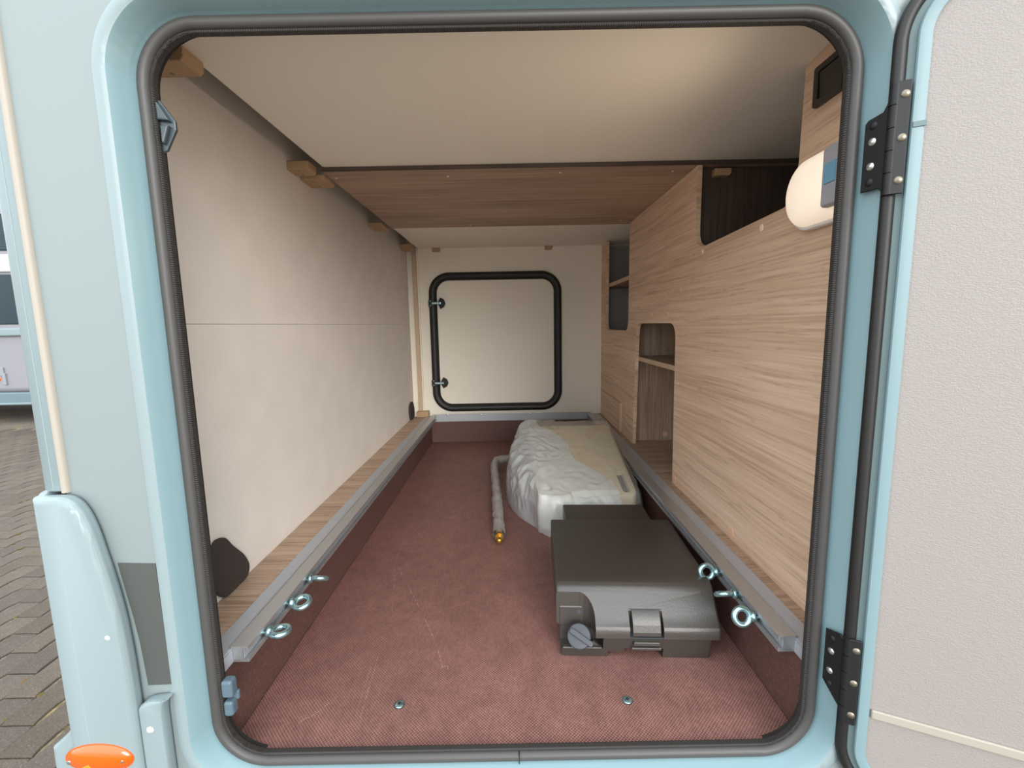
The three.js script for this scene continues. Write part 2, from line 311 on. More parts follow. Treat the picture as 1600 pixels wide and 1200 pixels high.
{ // right wall: one wood-grain cabinet panel with three cut-outs, the hollows behind it
  const w = struct('wall_right');
  // drawn in (z, y)
  const s = new THREE.Shape();
  s.moveTo(-0.02, LEDGE); s.lineTo(-0.02, CEIL); s.lineTo(-0.222, CEIL); s.lineTo(-0.226, 1.03);
  s.lineTo(-0.232, 0.992); s.quadraticCurveTo(-0.238, 0.958, -0.272, 0.955); s.lineTo(-0.62, 0.944); s.quadraticCurveTo(-0.716, 0.94, -0.716, 1.0);
  s.lineTo(-0.714, 1.186); s.lineTo(-1.478, 1.186); s.lineTo(-1.482, 0.745); s.quadraticCurveTo(-1.484, 0.69, -1.54, 0.69); s.lineTo(-1.94, 0.69); s.quadraticCurveTo(-1.99, 0.69, -1.99, 0.74); s.lineTo(-1.985, 1.19);
  s.lineTo(BACKZ, 1.19); s.lineTo(BACKZ, LEDGE); s.lineTo(-1.372, LEDGE);
  s.lineTo(-1.34, 0.67); s.quadraticCurveTo(-1.338, 0.724, -1.29, 0.724); s.lineTo(-0.915, 0.724); s.quadraticCurveTo(-0.858, 0.724, -0.856, 0.665); s.lineTo(-0.848, LEDGE); s.closePath();
  const g = extr(s, 0.016, 0.0008, 1, 10); // extruded along +z, then turned so that shape-x is z and depth is x
  const m = new THREE.Matrix4().set(0, 0, 1, RX, 0, 1, 0, 0, 1, 0, 0, 0, 0, 0, 0, 1);
  g.applyMatrix4(m);
  { const ix = g.attributes.position; // the axis swap mirrors: flip the triangles
    for (let i = 0; i < ix.count; i += 3) for (const a of Object.values(g.attributes)) { const n = a.itemSize, A = a.array; for (let k = 0; k < n; k++) { const q = A[(i + 1) * n + k]; A[(i + 1) * n + k] = A[(i + 2) * n + k]; A[(i + 2) * n + k] = q; } } }
  g.computeVertexNormals();
  const panel = part('side_panel', boxUV(g, 'z'), M.panel, w);
  part('edge_band', bx(RX + 0.0004, RX + 0.0156, LEDGE, 0.69, -1.3725, -1.3705, 0.0004), M.edge, w).visible = true;
  const cap = (y, z, r, light) => { const c = part('screw_cap', lathe([[0, 0.0016], [r * 0.85, 0.0014], [r, 0.0004], [r, -0.0005]], 22), light ? M.capLight : M.cap, panel); c.rotation.z = Math.PI / 2; c.position.set(RX - 0.0002, y, z); };
  for (const a of [[1.167, -1.12, 0.013], [1.164, -0.779, 0.0125], [1.128, -0.792, 0.005], [1.151, -1.444, 0.013], [0.185, -0.418, 0.0145], [0.184, -0.824, 0.0125], [0.205, -0.834, 0.004], [0.2, -1.405, 0.011]]) cap(...a);
  for (const a of [[0.932, -0.346, 0.0075], [0.929, -0.655, 0.006], [0.83, -0.816, 0.004], [0.747, -1.294, 0.004], [0.757, -1.115, 0.004], [0.758, -0.932, 0.004], [0.853, -1.46, 0.004], [0.523, -0.814, 0.004], [0.526, -1.418, 0.004], [0.205, -2.1, 0.008], [0.25, -2.06, 0.006]]) cap(...a, true);
  // hollows: locker behind the upper notch, niche, far window compartment
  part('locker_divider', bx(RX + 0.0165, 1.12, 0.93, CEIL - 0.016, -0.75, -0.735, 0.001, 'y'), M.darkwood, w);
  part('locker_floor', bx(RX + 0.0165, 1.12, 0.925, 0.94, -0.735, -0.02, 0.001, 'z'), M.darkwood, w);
  part('niche_wall', bx(RX + 0.0165, 1.12, LEDGE, 0.95, -1.44, -1.424, 0.001, 'y'), M.ledge, w);
  const nc = part('screw_cap', lathe([[0, 0.0016], [0.011, 0.0014], [0.0125, 0.0003], [0.0125, -0.0003]], 22), M.cap, w); nc.rotation.x = Math.PI / 2; nc.position.set(0.73, 0.195, -1.424);
  part('niche_side', bx(RX + 0.0165, 1.12, LEDGE, 0.93, -0.845, -0.83, 0.001, 'y'), M.ledge, w);
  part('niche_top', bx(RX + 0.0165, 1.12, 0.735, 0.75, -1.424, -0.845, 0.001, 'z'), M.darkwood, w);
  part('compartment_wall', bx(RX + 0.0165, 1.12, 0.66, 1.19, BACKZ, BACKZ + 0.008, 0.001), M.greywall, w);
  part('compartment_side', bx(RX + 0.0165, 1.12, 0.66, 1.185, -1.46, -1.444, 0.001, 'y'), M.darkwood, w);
  part('compartment_floor', bx(RX + 0.0165, 1.12, 0.665, 0.68, BACKZ + 0.008, -1.46, 0.001), M.greywall, w);
  part('outer_side', bx(1.12, 1.14, -0.05, 1.34, BACKZ, -0.004), M.greywall, w);
  part('raised_flap', bx(RX - 0.012, RX - 0.0005, LEDGE + 0.004, 0.322, -2.06, -1.575, 0.0015, 'z'), M.panel, w);
  part('flap_edge', bx(RX - 0.0118, RX - 0.0008, LEDGE + 0.005, 0.321, -1.5755, -1.574, 0.0004, 'y'), M.edge, w);
}
function board(name, geo, mat, label, category) { const t = thing(name, label, category); part('board', geo, mat, t); return t; }
{ // wood-grain boards that could be lifted away
  const b = board('ceiling_beam', bx(-0.55, 1.12, 1.187, 1.1995, -1.506, -0.714, 0.001, 'x'), M.beam, 'wide brown wood-grain board crossing under the white ceiling', 'board');
  part('front_edge', bx(-0.55, 1.12, 1.1868, 1.1997, -0.7145, -0.7125, 0.0006, 'x'), M.darkwood, b, 'darker front edge');
  for (const [x, z] of [[-0.53, -0.773], [-0.185, -0.775], [0.159, -0.759], [0.505, -0.767], [0.507, -1.431], [-0.178, -1.464]]) part('screw_cap', lathe([[0, -0.001], [0.004, -0.0008], [0.0048, 0.0004]], 14), M.capLight, b).position.set(x, 1.187, z);
  board('ledge_board', bx(LX + 0.0005, -0.509, 0.147, LEDGE, -2.116, -0.0215, 0.001, 'x'), M.ledge, 'narrow wood-grain ledge along the foot of the cream left wall', 'ledge');
  board('ledge_board', bx(0.497, 1.12, 0.147, LEDGE, -2.116, -0.0215, 0.001, 'x', 0.4), M.ledge, 'wood-grain ledge running under the brown panel on the right', 'ledge');
  const s1 = board('niche_shelf', bx(RX + 0.018, 0.9, 0.556, 0.574, -1.4235, -0.8455, 0.0008, 'z'), M.ledge, 'pale wooden shelf inside the round-cornered niche on the right', 'shelf');
  part('front_edge', bx(RX + 0.0168, RX + 0.0182, 0.5558, 0.5742, -1.4235, -0.8455, 0.0004), M.edge, s1, 'pale front edge');
  const s2 = board('compartment_shelf', bx(RX + 0.018, 0.9, 0.935, 0.955, BACKZ + 0.009, -1.461, 0.0008, 'z'), M.beam, 'small shelf high in the far dark compartment beside the back wall', 'shelf');
  part('front_edge', bx(RX + 0.0168, RX + 0.0182, 0.9348, 0.9552, BACKZ + 0.009, -1.461, 0.0004), M.edge, s2, 'pale front edge');
}
// wooden blocks that carry the ceiling boards
function block(x0, x1, y0, y1, z0, z1, label, grp) { const t = thing('support_block', label, 'wooden block', [(x0 + x1) / 2, y0, (z0 + z1) / 2]); const w = x1 - x0, h = y1 - y0, d = z1 - z0;
  const s = poly([[-w / 2, 0], [w / 2 - 0.006, 0], [w / 2, 0.006], [w / 2, h], [-w / 2, h]]);
  part('block', boxUV(extr(s, d, 0.0015, 1).translate(0, 0, -d / 2), 'x'), M.block, t);
  for (const k of [-0.25, 0.25]) { const sc = part('screw', lathe([[0, -0.0012], [0.003, -0.001], [0.0042, 0]], 12), M.brasscrew, t); sc.position.set(-0.005, 0, k * d); }
}
block(LX + 0.001, -0.537, 1.177, 1.1995, -0.18, -0.128, 'brown wooden block at the near top corner above the left wall');
block(LX + 0.001, -0.565, 1.176, 1.1995, -0.715, -0.655, 'dark notched wooden block just before the beam on the left wall');
block(LX + 0.001, -0.552, 1.172, 1.1865, -0.82, -0.735, 'wooden block under the front left end of the brown ceiling beam');
block(LX + 0.001, -0.56, 1.172, 1.1865, -1.5, -1.38, 'wooden block under the rear left end of the brown ceiling beam');
block(LX + 0.001, -0.556, 1.17, 1.1955, -2.06, -1.96, 'small wooden block at the top of the far left corner');
block(-0.466, -0.42, 1.174, 1.1955, -2.129, -2.108, 'small brown cleat above the back hatch on the left');
block(0.213, 0.259, 1.174, 1.1955, -2.129, -2.108, 'small brown cleat above the back hatch on the right');
block(-0.597, -0.525, LEDGE + 0.0003, 0.2, -2.129, -2.08, 'pale wooden block on the far end of the left ledge');
block(0.612, 0.66, 1.155, 1.176, -0.7345, -0.71, 'small brown bracket with two screws inside the dark locker');

// ---------------------------------------------------------------- opposite hatch in the back wall
{
  const d = struct('door_2');
  part('hatch_panel', boxUV(extr(rrShape(-0.465, 0.225, 0.28, 1.02, 0.085), 0.006, 0.002, 2).translate(0, 0, BACKZ + 0.0005), 'x'), M.white, d);
  part('hatch_seal', sweepRR([-0.5, 0.19, 0.315, 1.052, 0.125], [[0, 0.0], [-0.002, 0.014], [-0.008, 0.024], [-0.02, 0.028], [-0.034, 0.025], [-0.045, 0.016], [-0.05, 0.007], [-0.05, 0]].map(([a, z]) => [a, BACKZ + z + 0.001]), { crease: 1.2 }), M.blackgasket, d);
  for (const y of [0.867, 0.376]) {
    const l = part('latch', extr(poly([[-0.018, 0.0], [0, 0.035], [0.022, 0.022], [0.03, 0], [0.022, -0.022], [0, -0.035]]), 0.02, 0.004, 2), M.hingeBlack, d, 'black pointed latch plate');
    l.position.set(-0.428, y, BACKZ + 0.008);
    part('latch_bolt', bx(-0.052, 0.006, -0.008, 0.008, 0.02, 0.03, 0.004), M.zinc, l, 'shiny latch bolt');
    part('keeper', bx(-0.072, -0.036, -0.02, 0.02, 0.014, 0.022, 0.003), M.blackgasket, l);
    for (const s of [-1, 1]) { const q = part('rivet', cyl(0.003, 0.002, 12), M.zinc, l); q.rotation.x = Math.PI / 2; q.position.set(-0.06, s * 0.014, 0.0225); }
  }
}
{ // aluminium strip on the rim of the tray
  const t = thing('rim_strip', 'flat aluminium strip with four screws below the back hatch', 'metal strip', [0, 0.153, -2.1]);
  part('strip', bx(-0.5, 0.49, -0.022, 0.024, -0.001, 0.0025, 0.001, 'x'), M.aluFlat, t);
  for (const x of [-0.409, -0.198, 0.11, 0.422]) { const s = part('screw', lathe([[0, 0.002], [0.004, 0.0016], [0.006, 0]], 14), M.steel, t); s.rotation.x = Math.PI / 2; s.position.set(x, 0.018, 0.0024); }
}

// ---------------------------------------------------------------- lashing rails with eye bolts
function rail(side, label) {
  const t = thing('lashing_rail', label, 'rail', [side < 0 ? -0.509 : 0.4965, 0, 0]);
  const S = -side; // towards the middle of the floor
  const L = [-2.095, -0.045];
  const flip = (pts) => S > 0 ? pts : pts.map(([x, y]) => [-x, y]).reverse();
  const ex = (pts, z0, z1) => boxUV(extr(poly(flip(pts)), z1 - z0).translate(0, 0, z0), 'z');
  part('flange', ex([[-0.037, 0.1652], [0.0, 0.1652], [0.0, 0.1685], [-0.036, 0.1685]], L[0], L[1] + 0.026), M.aluFlat, t, 'flat grey flange lying on the ledge');
  part('channel', ex([[0, 0.142], [0.031, 0.142], [0.031, 0.149], [0.028, 0.149], [0.028, 0.145], [0.003, 0.145], [0.003, 0.169], [0.028, 0.169], [0.028, 0.165], [0.031, 0.165], [0.031, 0.172], [0, 0.172]], L[0], L[1]), M.alu, t, 'open aluminium channel facing the floor');
  part('web', ex([[0.0003, 0.142], [0.0023, 0.142], [0.0023, 0.1652], [0.0003, 0.1652]], L[1] + 0.0003, L[1] + 0.026), M.aluFlat, t);
  part('inner_bead', ex([[-0.003, 0.1686], [0.001, 0.1722], [0.0, 0.1735], [-0.006, 0.1686]], L[0], L[1]), M.alu, t);
  part('slot_strip', ex([[0.0185, 0.1455], [0.0205, 0.1455], [0.0205, 0.1688], [0.0185, 0.1688]], L[0], L[1] - 0.004), M.aluFlat, t);
  const cap = part('end_plate', ex([[0.003, 0.1455], [0.02, 0.1455], [0.02, 0.1688], [0.003, 0.1688]], L[1] - 0.003, L[1] - 0.001), M.alu, t);
  return t;
}
rail(-1, 'aluminium lashing rail on the left ledge with three eye bolts');
rail(1, 'aluminium lashing rail along the right edge of the floor tray');
function eyeBolt() {
  const t = new THREE.Group();
  const sh = cyl(0.0045, 0.016, 14); sh.rotateZ(Math.PI / 2); sh.translate(0.008, 0, 0);
  part('shank', sh, M.zinc, t);
  const col = lathe([[0.0045, -0.004], [0.0098, -0.004], [0.0105, 0], [0.0095, 0.003], [0.006, 0.006]], 18); col.rotateZ(-Math.PI / 2); col.translate(0.016, 0, 0);
  part('collar', col, M.zinc, t);
  part('ring', new THREE.TorusGeometry(0.0148, 0.0057, 14, 30).translate(0.0365, 0, 0), M.zinc, t);
  const nut = cyl(0.009, 0.004, 6); nut.rotateZ(Math.PI / 2); nut.translate(0.002, 0, 0);
  part('nut', nut, M.steel, t);
  return t;
}
{
  const proto = eyeBolt();
  const put = (side, z, rx, label) => { const e = proto.clone(); e.name = numbered('eye_bolt'); scene.add(e); e.position.set(side < 0 ? -0.4885 : 0.476, 0.157, z); e.rotation.set(rx, side < 0 ? 0 : Math.PI, 0); e.rotation.order = 'YXZ'; tag(e, label, 'eye bolt', 'zinc eye bolts in the lashing rails'); };
  put(-1, -0.105, 1.5, 'zinc eye bolt in the left rail, the one nearest the opening');
  put(-1, -0.195, 1.85, 'zinc eye bolt in the left rail, the middle of three');
  put(-1, -0.285, 0.98, 'zinc eye bolt in the left rail, the farthest of three, ring seen edge-on');
  put(1, -0.122, 0.35, 'zinc eye bolt in the right rail, the one nearest the opening');
  put(1, -0.196, -0.97, 'zinc eye bolt in the right rail, the middle of three, ring seen edge-on');
  put(1, -0.282, 0.25, 'zinc eye bolt in the right rail beside the grey case corner');
}

// ---------------------------------------------------------------- black felt covers on the left wall
function cover(pts, z, label) {
  const c = new THREE.CatmullRomCurve3(pts.map(([a, b]) => new THREE.Vector3(a, b, 0)), true, 'catmullrom', 0.4);
  const s = new THREE.Shape(c.getPoints(48).slice(0, -1).map((p) => new THREE.Vector2(p.x, p.y)));
  const g = extr(s, 0.012, 0.003, 2); g.rotateY(Math.PI / 2);
  const t = thing('felt_cover', label, 'cover', [LX + 0.0005, LEDGE, z]);
  part('cover', boxUV(g, 'y'), M.felt, t);
}
cover([[-0.03, 0.132], [-0.002, 0.128], [0.02, 0.1], [0.055, 0.06], [0.07, 0.028], [0.06, 0.006], [0.025, 0.0025], [-0.02, 0.004], [-0.05, 0.04], [-0.05, 0.1]], -0.22, 'rounded black felt cover standing on the left ledge near the opening');
cover([[0.0, 0.105], [0.035, 0.1], [0.06, 0.06], [0.06, 0.015], [0.03, 0.003], [-0.03, 0.003], [-0.05, 0.04], [-0.04, 0.09]], -2.03, 'rounded black felt cover at the far end of the left ledge');

// ---------------------------------------------------------------- catches at the left of the opening
{
  const t = thing('striker_plate', 'dark faceted metal striker at the upper left of the opening seal', 'striker', [-0.4975, 1.022, -0.004]);
  const s = poly([[0, -0.036], [0.006, -0.034], [0.022, -0.006], [0.022, 0.006], [0.003, 0.034], [0, 0.034]]);
  part('plate', extr(s, 0.005, 0.0012, 2).translate(0, 0, -0.002), M.striker, t);
  part('ridge', extr(poly([[0.001, 0.006], [0.018, 0.004], [0.004, 0.028], [0.001, 0.03]]), 0.008, 0.0025, 2).translate(0, 0, 0.002), M.striker, t);
  part('ridge', extr(poly([[0.004, -0.002], [0.016, -0.002], [0.007, -0.026], [0.004, -0.026]]), 0.008, 0.0025, 2).translate(0, 0, 0.002), M.striker, t);
}
{
  const t = thing('plastic_catch', 'grey-blue plastic catch with two lobes at the lower left of the seal', 'catch', [-0.497, 0.117, 0.0]);
  const lobe = (y0, y1, r) => bx(0.001, 0.02, y0, y1, -0.008, 0.01, r);
  part('upper_lobe', lobe(0.001, 0.032, 0.005), M.catchGrey, t); part('lower_lobe', bx(0.002, 0.018, -0.033, -0.006, -0.008, 0.01, 0.005), M.catchGrey, t);
  part('web', bx(0.002, 0.022, -0.012, 0.005, -0.01, -0.003, 0.003), M.catchGrey, t);
}

// ---------------------------------------------------------------- switch and lamp on the right panel
{
  const t = thing('light_switch', 'black square rocker switch high on the brown right panel', 'switch', [RX, 1.139, -0.146]);
  const rot = (g) => g.rotateY(-Math.PI / 2);
  part('frame', rot(extr((() => { const s = rrShape(-0.037, -0.034, 0.037, 0.034, 0.005); s.holes.push(rrShape(-0.025, -0.023, 0.025, 0.023, 0.002, THREE.Path)); return s; })(), 0.009, 0.0015, 2)), M.switchBlack, t);
  const r = rot(extr(rrShape(-0.024, -0.022, 0.024, 0.022, 0.002), 0.006, 0.001, 2)); part('rocker', r, M.switchBlack, t).rotation.z = 0.06;
}
{
  const LZ = -0.122, LY = 0.955;
  const t = thing('wall_lamp', 'glowing oblong white lamp with grey end on the brown right panel', 'lamp', [RX, LY, LZ]);
  const rot = (g) => g.rotateY(-Math.PI / 2);
  part('base', rot(extr(rrShape(-0.103, -0.064, 0.098, 0.062, 0.061), 0.016, 0.004, 3, 20)), M.lampShell, t);
  // domed diffuser
  const N = 28, Q = 10, pos = [], idx = [];
  const sh = rrShape(-0.1, -0.058, 0.095, 0.06, 0.058), out = sh.getPoints(16);
  const cx = 0, cy = 0.001, n = out.length;
  for (let q = 0; q <= Q; q++) for (const p of out) { const k = Math.cos(q / Q * Math.PI / 2), h = 0.014 + 0.03 * Math.sin(q / Q * Math.PI / 2); const kk = Math.pow(k, 0.75); pos.push(cx + (p.x - cx) * kk, cy + (p.y - cy) * kk, h); }
  for (let q = 0; q < Q; q++) for (let i = 0; i < n; i++) { const a = q * n + i, b = q * n + (i + 1) % n; idx.push(a, b, a + n, b, b + n, a + n); }
  const g = new THREE.BufferGeometry(); g.setAttribute('position', new THREE.Float32BufferAttribute(pos, 3)); g.setIndex(idx); g.computeVertexNormals();
  part('diffuser', rot(g), M.lampGlow, t, 'glowing white diffuser');
  part('switch_cover', bx(-0.0475, -0.03, -0.045, 0.05, 0.035, 0.085, 0.006), M.lampGrey, t, 'grey end piece');
  part('button', bx(-0.0495, -0.046, -0.01, 0.022, 0.045, 0.07, 0.001), M.lampBlue, t, 'blue button');
  const bulb = new THREE.SpotLight(new THREE.Color(1, 0.8, 0.6), 0.13, 0, 1.45, 0.9); bulb.position.set(-0.052, 0, -0.02); bulb.target.position.set(-0.5, -0.02, -0.1); bulb.castShadow = true; bulb.shadow.radius = 2; bulb.name = 'lamp_glow'; t.add(bulb, bulb.target);
}

// ---------------------------------------------------------------- dark grey case on the floor
{
  const t = thing('storage_case', 'dark grey moulded plastic case with knob and latch lying on the floor', 'case', [0.088, 0, -0.212], -3 * Math.PI / 180);
  const ev = new Evaluator(); ev.attributes = ['position', 'normal', 'uv'];
  const br = (g) => { if (!g.index) g = mergeVertices(g); const b = new Brush(g); b.updateMatrixWorld(); return b; };
  const W = 0.348;
  const prof = (pts) => { const s = new THREE.Shape(); pts.forEach(([z, y, c], i) => i ? (c ? s.quadraticCurveTo(c[0], c[1], z, y) : s.lineTo(z, y)) : s.moveTo(z, y)); s.closePath(); return s; };
  const toX = (g, x0) => { // shape x -> z, depth -> x, without mirroring
    g.applyMatrix4(new THREE.Matrix4().set(0, 0, -1, 0, 0, 1, 0, 0, 1, 0, 0, 0, 0, 0, 0, 1)); return g.translate(x0, 0, 0);
  };
  const lidS = prof([[-0.388, 0.055], [0.004, 0.055], [0.004, 0.074], [-0.001, 0.082, [0.004, 0.079]], [-0.046, 0.138], [-0.075, 0.149, [-0.055, 0.149]], [-0.382, 0.149], [-0.388, 0.143, [-0.388, 0.149]]]);
  let lid = toX(extr(lidS, W, 0.005, 3, 6), W);
  const cutS = rrShape(-0.12, -0.042, 0.083, 0.12, 0.034), cut = extr(cutS, 0.3).rotateX(Math.PI / 2).translate(0, 0.2, 0);
  // rotateX sends shape-y to z (y -> z) and depth to -y
  let lidB = ev.evaluate(br(lid), br(cut.clone()), SUBTRACTION);
  // latch recess in the lip
  lidB = ev.evaluate(lidB, br(new THREE.BoxGeometry(0.072, 0.09, 0.055).translate(0.192, 0.085, 0.008)), SUBTRACTION);
  part('lid', toCreasedNormals(boxUV(lidB.geometry), 0.6), M.caseGrey, t);
  const baseS = prof([[-0.383, 0.0], [-0.012, 0.0], [0.0, 0.0545], [-0.386, 0.0545]]);
  let base = br(toX(extr(baseS, W - 0.024, 0.006, 2, 4), W - 0.016));
  base = ev.evaluate(base, br(new THREE.BoxGeometry(0.084, 0.05, 0.12).translate(0.188, 0.0, -0.02)), SUBTRACTION);
  base = ev.evaluate(base, br(new THREE.BoxGeometry(0.04, 0.03, 0.12).translate(0.13, 0.0, -0.02)), SUBTRACTION);
  base = ev.evaluate(base, br(new THREE.BoxGeometry(0.2, 0.08, 0.1).translate(0.0, 0.062, 0.012)), SUBTRACTION);
  part('base', toCreasedNormals(boxUV(base.geometry), 0.6), M.caseGrey, t);
  part('seam', bx(0.085, W - 0.004, 0.0543, 0.0552, -0.38, 0.0015, 0.0003), M.slot, t);
  // recess wall behind the knob with a raised arrow
  part('recess_wall', bx(0.006, 0.08, 0.02, 0.1, -0.055, -0.0405, 0.004), M.caseGrey, t);
  part('recess_rim', bx(0.012, 0.098, 0.0215, 0.027, -0.016, -0.004, 0.002), M.caseGrey, t);
  part('gusset', extr(poly([[0, 0], [0.022, 0], [0.008, 0.012]]), 0.008, 0.001, 1).translate(0.07, 0.027, -0.018), M.caseGrey, t);
  part('embossed_arrow', extr(poly([[-0.004, -0.006], [0.004, -0.006], [0.004, 0], [0.008, 0], [0, 0.008], [-0.008, 0], [-0.004, 0]]), 0.0012).translate(0.05, 0.086, -0.0406), M.caseKnob, t);
  // knob: tilted disc with a wing grip
  const k = part('knob', lathe([[0, -0.03], [0.014, -0.03], [0.015, -0.008], [0.02, -0.006], [0.025, -0.003], [0.026, 0.003], [0.023, 0.006], [0, 0.007]], 30), M.caseKnob, t, 'grey rotary knob');
  k.position.set(0.048, 0.05, -0.008); k.rotation.set(0.85, 0, 0.12);
  part('grip', extr((() => { const s = rrShape(-0.006, -0.034, 0.006, 0.022, 0.0058); return s; })(), 0.012, 0.002, 2).rotateX(-Math.PI / 2).translate(0, 0.005, 0).rotateY(1.0), M.caseKnob, k);
  part('collar', lathe([[0.012, -0.012], [0.017, -0.012], [0.017, -0.009], [0.012, -0.009]], 24), M.zinc, k).position.y = -0.006;
  // latch
  const latch = part('latch', toX(extr(prof([[-0.022, 0.1], [-0.018, 0.108], [0.001, 0.084, [-0.006, 0.1]], [0.005, 0.07], [0.005, 0.062], [-0.004, 0.062], [-0.004, 0.078]]), 0.06, 0.0012, 2), 0.222), M.caseGrey, t);
  part('hasp', bx(0.164, 0.22, 0.038, 0.047, -0.004, 0.005, 0.002), M.caseGrey, t);
  part('hasp', bx(0.16, 0.224, 0.0265, 0.033, -0.006, 0.003, 0.002), M.caseGrey, t);
  part('latch_recess', bx(0.157, 0.227, 0.026, 0.108, -0.03, -0.0202, 0.001), M.slot, t);
  const st = toX(extr(prof([[-0.522, 0.002], [-0.384, 0.002], [-0.384, 0.141], [-0.515, 0.141], [-0.522, 0.134, [-0.522, 0.141]]]), 0.258, 0.005, 3, 5), 0.302);
  part('rear_step', toCreasedNormals(boxUV(st), 0.6), M.caseGrey, t);
}

// ---------------------------------------------------------------- cream unit, its plastic bag, the wrapped rod
{
  const C = { BL: [0.068, -1.44], BR: [0.46, -1.44], FR: [0.44, -0.845], FL: [0.088, -0.82] };
  const top = (z) => 0.122 + (0.25 - 0.122) * Math.max(0, Math.min(1.1, (-0.825 - z) / 0.615));
  const t = thing('cream_unit', 'cream plastic wedge-shaped unit inside clear bag behind the grey case', 'plastic unit', [0, 0, 0]);
  // rounded wedge: a subdivided rounded box bent to the four corners
  const g = new RoundedBoxGeometry(1, 1, 1, 5, 0.06), p = g.attributes.position;
  for (let i = 0; i < p.count; i++) {
    const u = p.getX(i) + 0.5, h = p.getY(i) + 0.5, w = p.getZ(i) + 0.5; // w = 1 at the front
    const xl = C.BL[0] + (C.FL[0] - C.BL[0]) * w, xr = C.BR[0] + (C.FR[0] - C.BR[0]) * w, z = (C.BL[1] + (C.FL[1] - C.BL[1]) * w) * (1 - u) + (C.BR[1] + (C.FR[1] - C.BR[1]) * w) * u;
    p.setXYZ(i, xl + (xr - xl) * u, 0.002 + h * (top(z) - 0.002), z);
  }
  g.computeVertexNormals();
  const ev = new Evaluator(); ev.attributes = ['position', 'normal', 'uv'];
  const b1 = new Brush(mergeVertices(g)); b1.updateMatrixWorld();
  const slotG = new RoundedBoxGeometry(0.028, 0.08, 0.15, 3, 0.01).rotateX(0.2).translate(0.405, 0.15, -0.93); const b2 = new Brush(slotG); b2.updateMatrixWorld();
  let r = ev.evaluate(b1, b2, SUBTRACTION);
  part('body', toCreasedNormals(r.geometry, 0.7), M.creamPlastic, t);
  part('slot', new RoundedBoxGeometry(0.026, 0.012, 0.146, 2, 0.004).rotateX(0.2).translate(0.405, 0.122, -0.93), M.slot, t, 'dark narrow slot');
  for (const [z, l] of [[-0.9, 0.05], [-1.15, 0.07]]) part('side_slit', bx(0.131, 0.141, top(z) - 0.004, top(z) + 0.001, z - l, z + l * 0.4, 0.001), M.slot, t);
  part('front_ridge', new RoundedBoxGeometry(0.036, 0.024, 0.36, 3, 0.01).rotateX(Math.atan(0.205)).translate(0.112, top(-1.05), -1.05), M.creamPlastic, t);

  // bag: a draped film, loose on the left and the front-left corner
  const noise = new ImprovedNoise(), cx = 0.27, cz = -1.12;
  const quad = [C.BL, C.BR, C.FR, C.FL];
  const outline = [[0.02, -1.5], [0.25, -1.475], [0.461, -1.462], [0.456, -1.15], [0.448, -0.83], [0.3, -0.79], [0.2, -0.79], [0.125, -0.78], [0.075, -0.86], [0.02, -0.95], [-0.02, -1.08], [-0.035, -1.25], [-0.02, -1.4]];
  const smooth = new THREE.CatmullRomCurve3(outline.map(([x, z]) => new THREE.Vector3(x, 0, z)), true, 'centripetal').getPoints(120).slice(0, -1).map((p) => [p.x, p.z]);
  const hit = (P, a) => { let best = 0; for (let i = 0; i < P.length; i++) { const [x1, z1] = P[i], [x2, z2] = P[(i + 1) % P.length], dx = Math.cos(a), dz = Math.sin(a), ex = x2 - x1, ez = z2 - z1, den = dx * ez - dz * ex; if (Math.abs(den) < 1e-9) continue; const s = ((x1 - cx) * ez - (z1 - cz) * ex) / den, q = ((x1 - cx) * dz - (z1 - cz) * dx) / den; if (s > 0 && q >= -1e-6 && q <= 1 + 1e-6) best = Math.max(best, s); } return best; };
  const NA = 260, NR = 70, pos = [], idx = [], uv = [];
  const rid = (x, y, z, f) => 1 - 2 * Math.abs(noise.noise(x * f, y * f, z * f));
  for (let i = 0; i < NA; i++) {
    const a = i / NA * 2 * Math.PI, rb = hit(quad, a), ro = Math.max(rb + 0.006, hit(smooth, a)), loose = Math.max(Math.min(1, (ro - rb) / 0.07), Math.sin(a) > 0.4 ? 0.4 : 0);
    for (let j = 0; j <= NR; j++) {
      const k = j / NR; let rr, y;
      if (k < 0.6) { rr = rb * (k / 0.6); const z = cz + rr * Math.sin(a); y = top(z) + 0.008; const x = cx + rr * Math.cos(a);
        const lo = 0.35 + 0.65 * loose * (k / 0.6); y += Math.max(0, 0.007 * lo * (0.6 + rid(x, 0, z, 9)) + 0.005 * lo * rid(x + 3, 1, z, 24)); if (x < 0.2) y += 0.016 * (0.2 - x) / 0.15 * Math.min(1, k); }
      else { const s = (k - 0.6) / 0.4; rr = rb + (ro - rb) * Math.pow(s, loose > 0.3 ? 0.8 : 0.5) + 0.003 * (s > 0 ? 1 : 0);
        const x = cx + rr * Math.cos(a), z = cz + rr * Math.sin(a), e = top(cz + rb * Math.sin(a)) + 0.004 + (cx + rb * Math.cos(a) < 0.2 ? 0.016 : 0);
        const pw = 1.0 + 1.1 * loose; y = 0.003 + (e - 0.003) * (1 - Math.pow(s, pw));
        rr += loose * (0.016 * rid(x, y, z, 13) + 0.013 * rid(Math.cos(a) * 0.4, y * 0.25, Math.sin(a) * 0.4, 34)) * Math.sin(Math.PI * Math.min(1, s * 0.85 + 0.15)); y = Math.max(0.002, y + loose * 0.01 * noise.noise(x * 30, y * 30, z * 30) * (1 - s)); }
      const fr = 0.002 * noise.noise(a * 30, k * 40, 5);
      pos.push(cx + (rr + fr) * Math.cos(a), y, cz + (rr + fr) * Math.sin(a)); uv.push(i / NA, k);
    }
  }
  for (let i = 0; i < NA; i++) for (let j = 0; j < NR; j++) { const a = i * (NR + 1) + j, b = ((i + 1) % NA) * (NR + 1) + j; idx.push(a, b, a + 1, b, b + 1, a + 1); }
  const tight = [], loose = [];
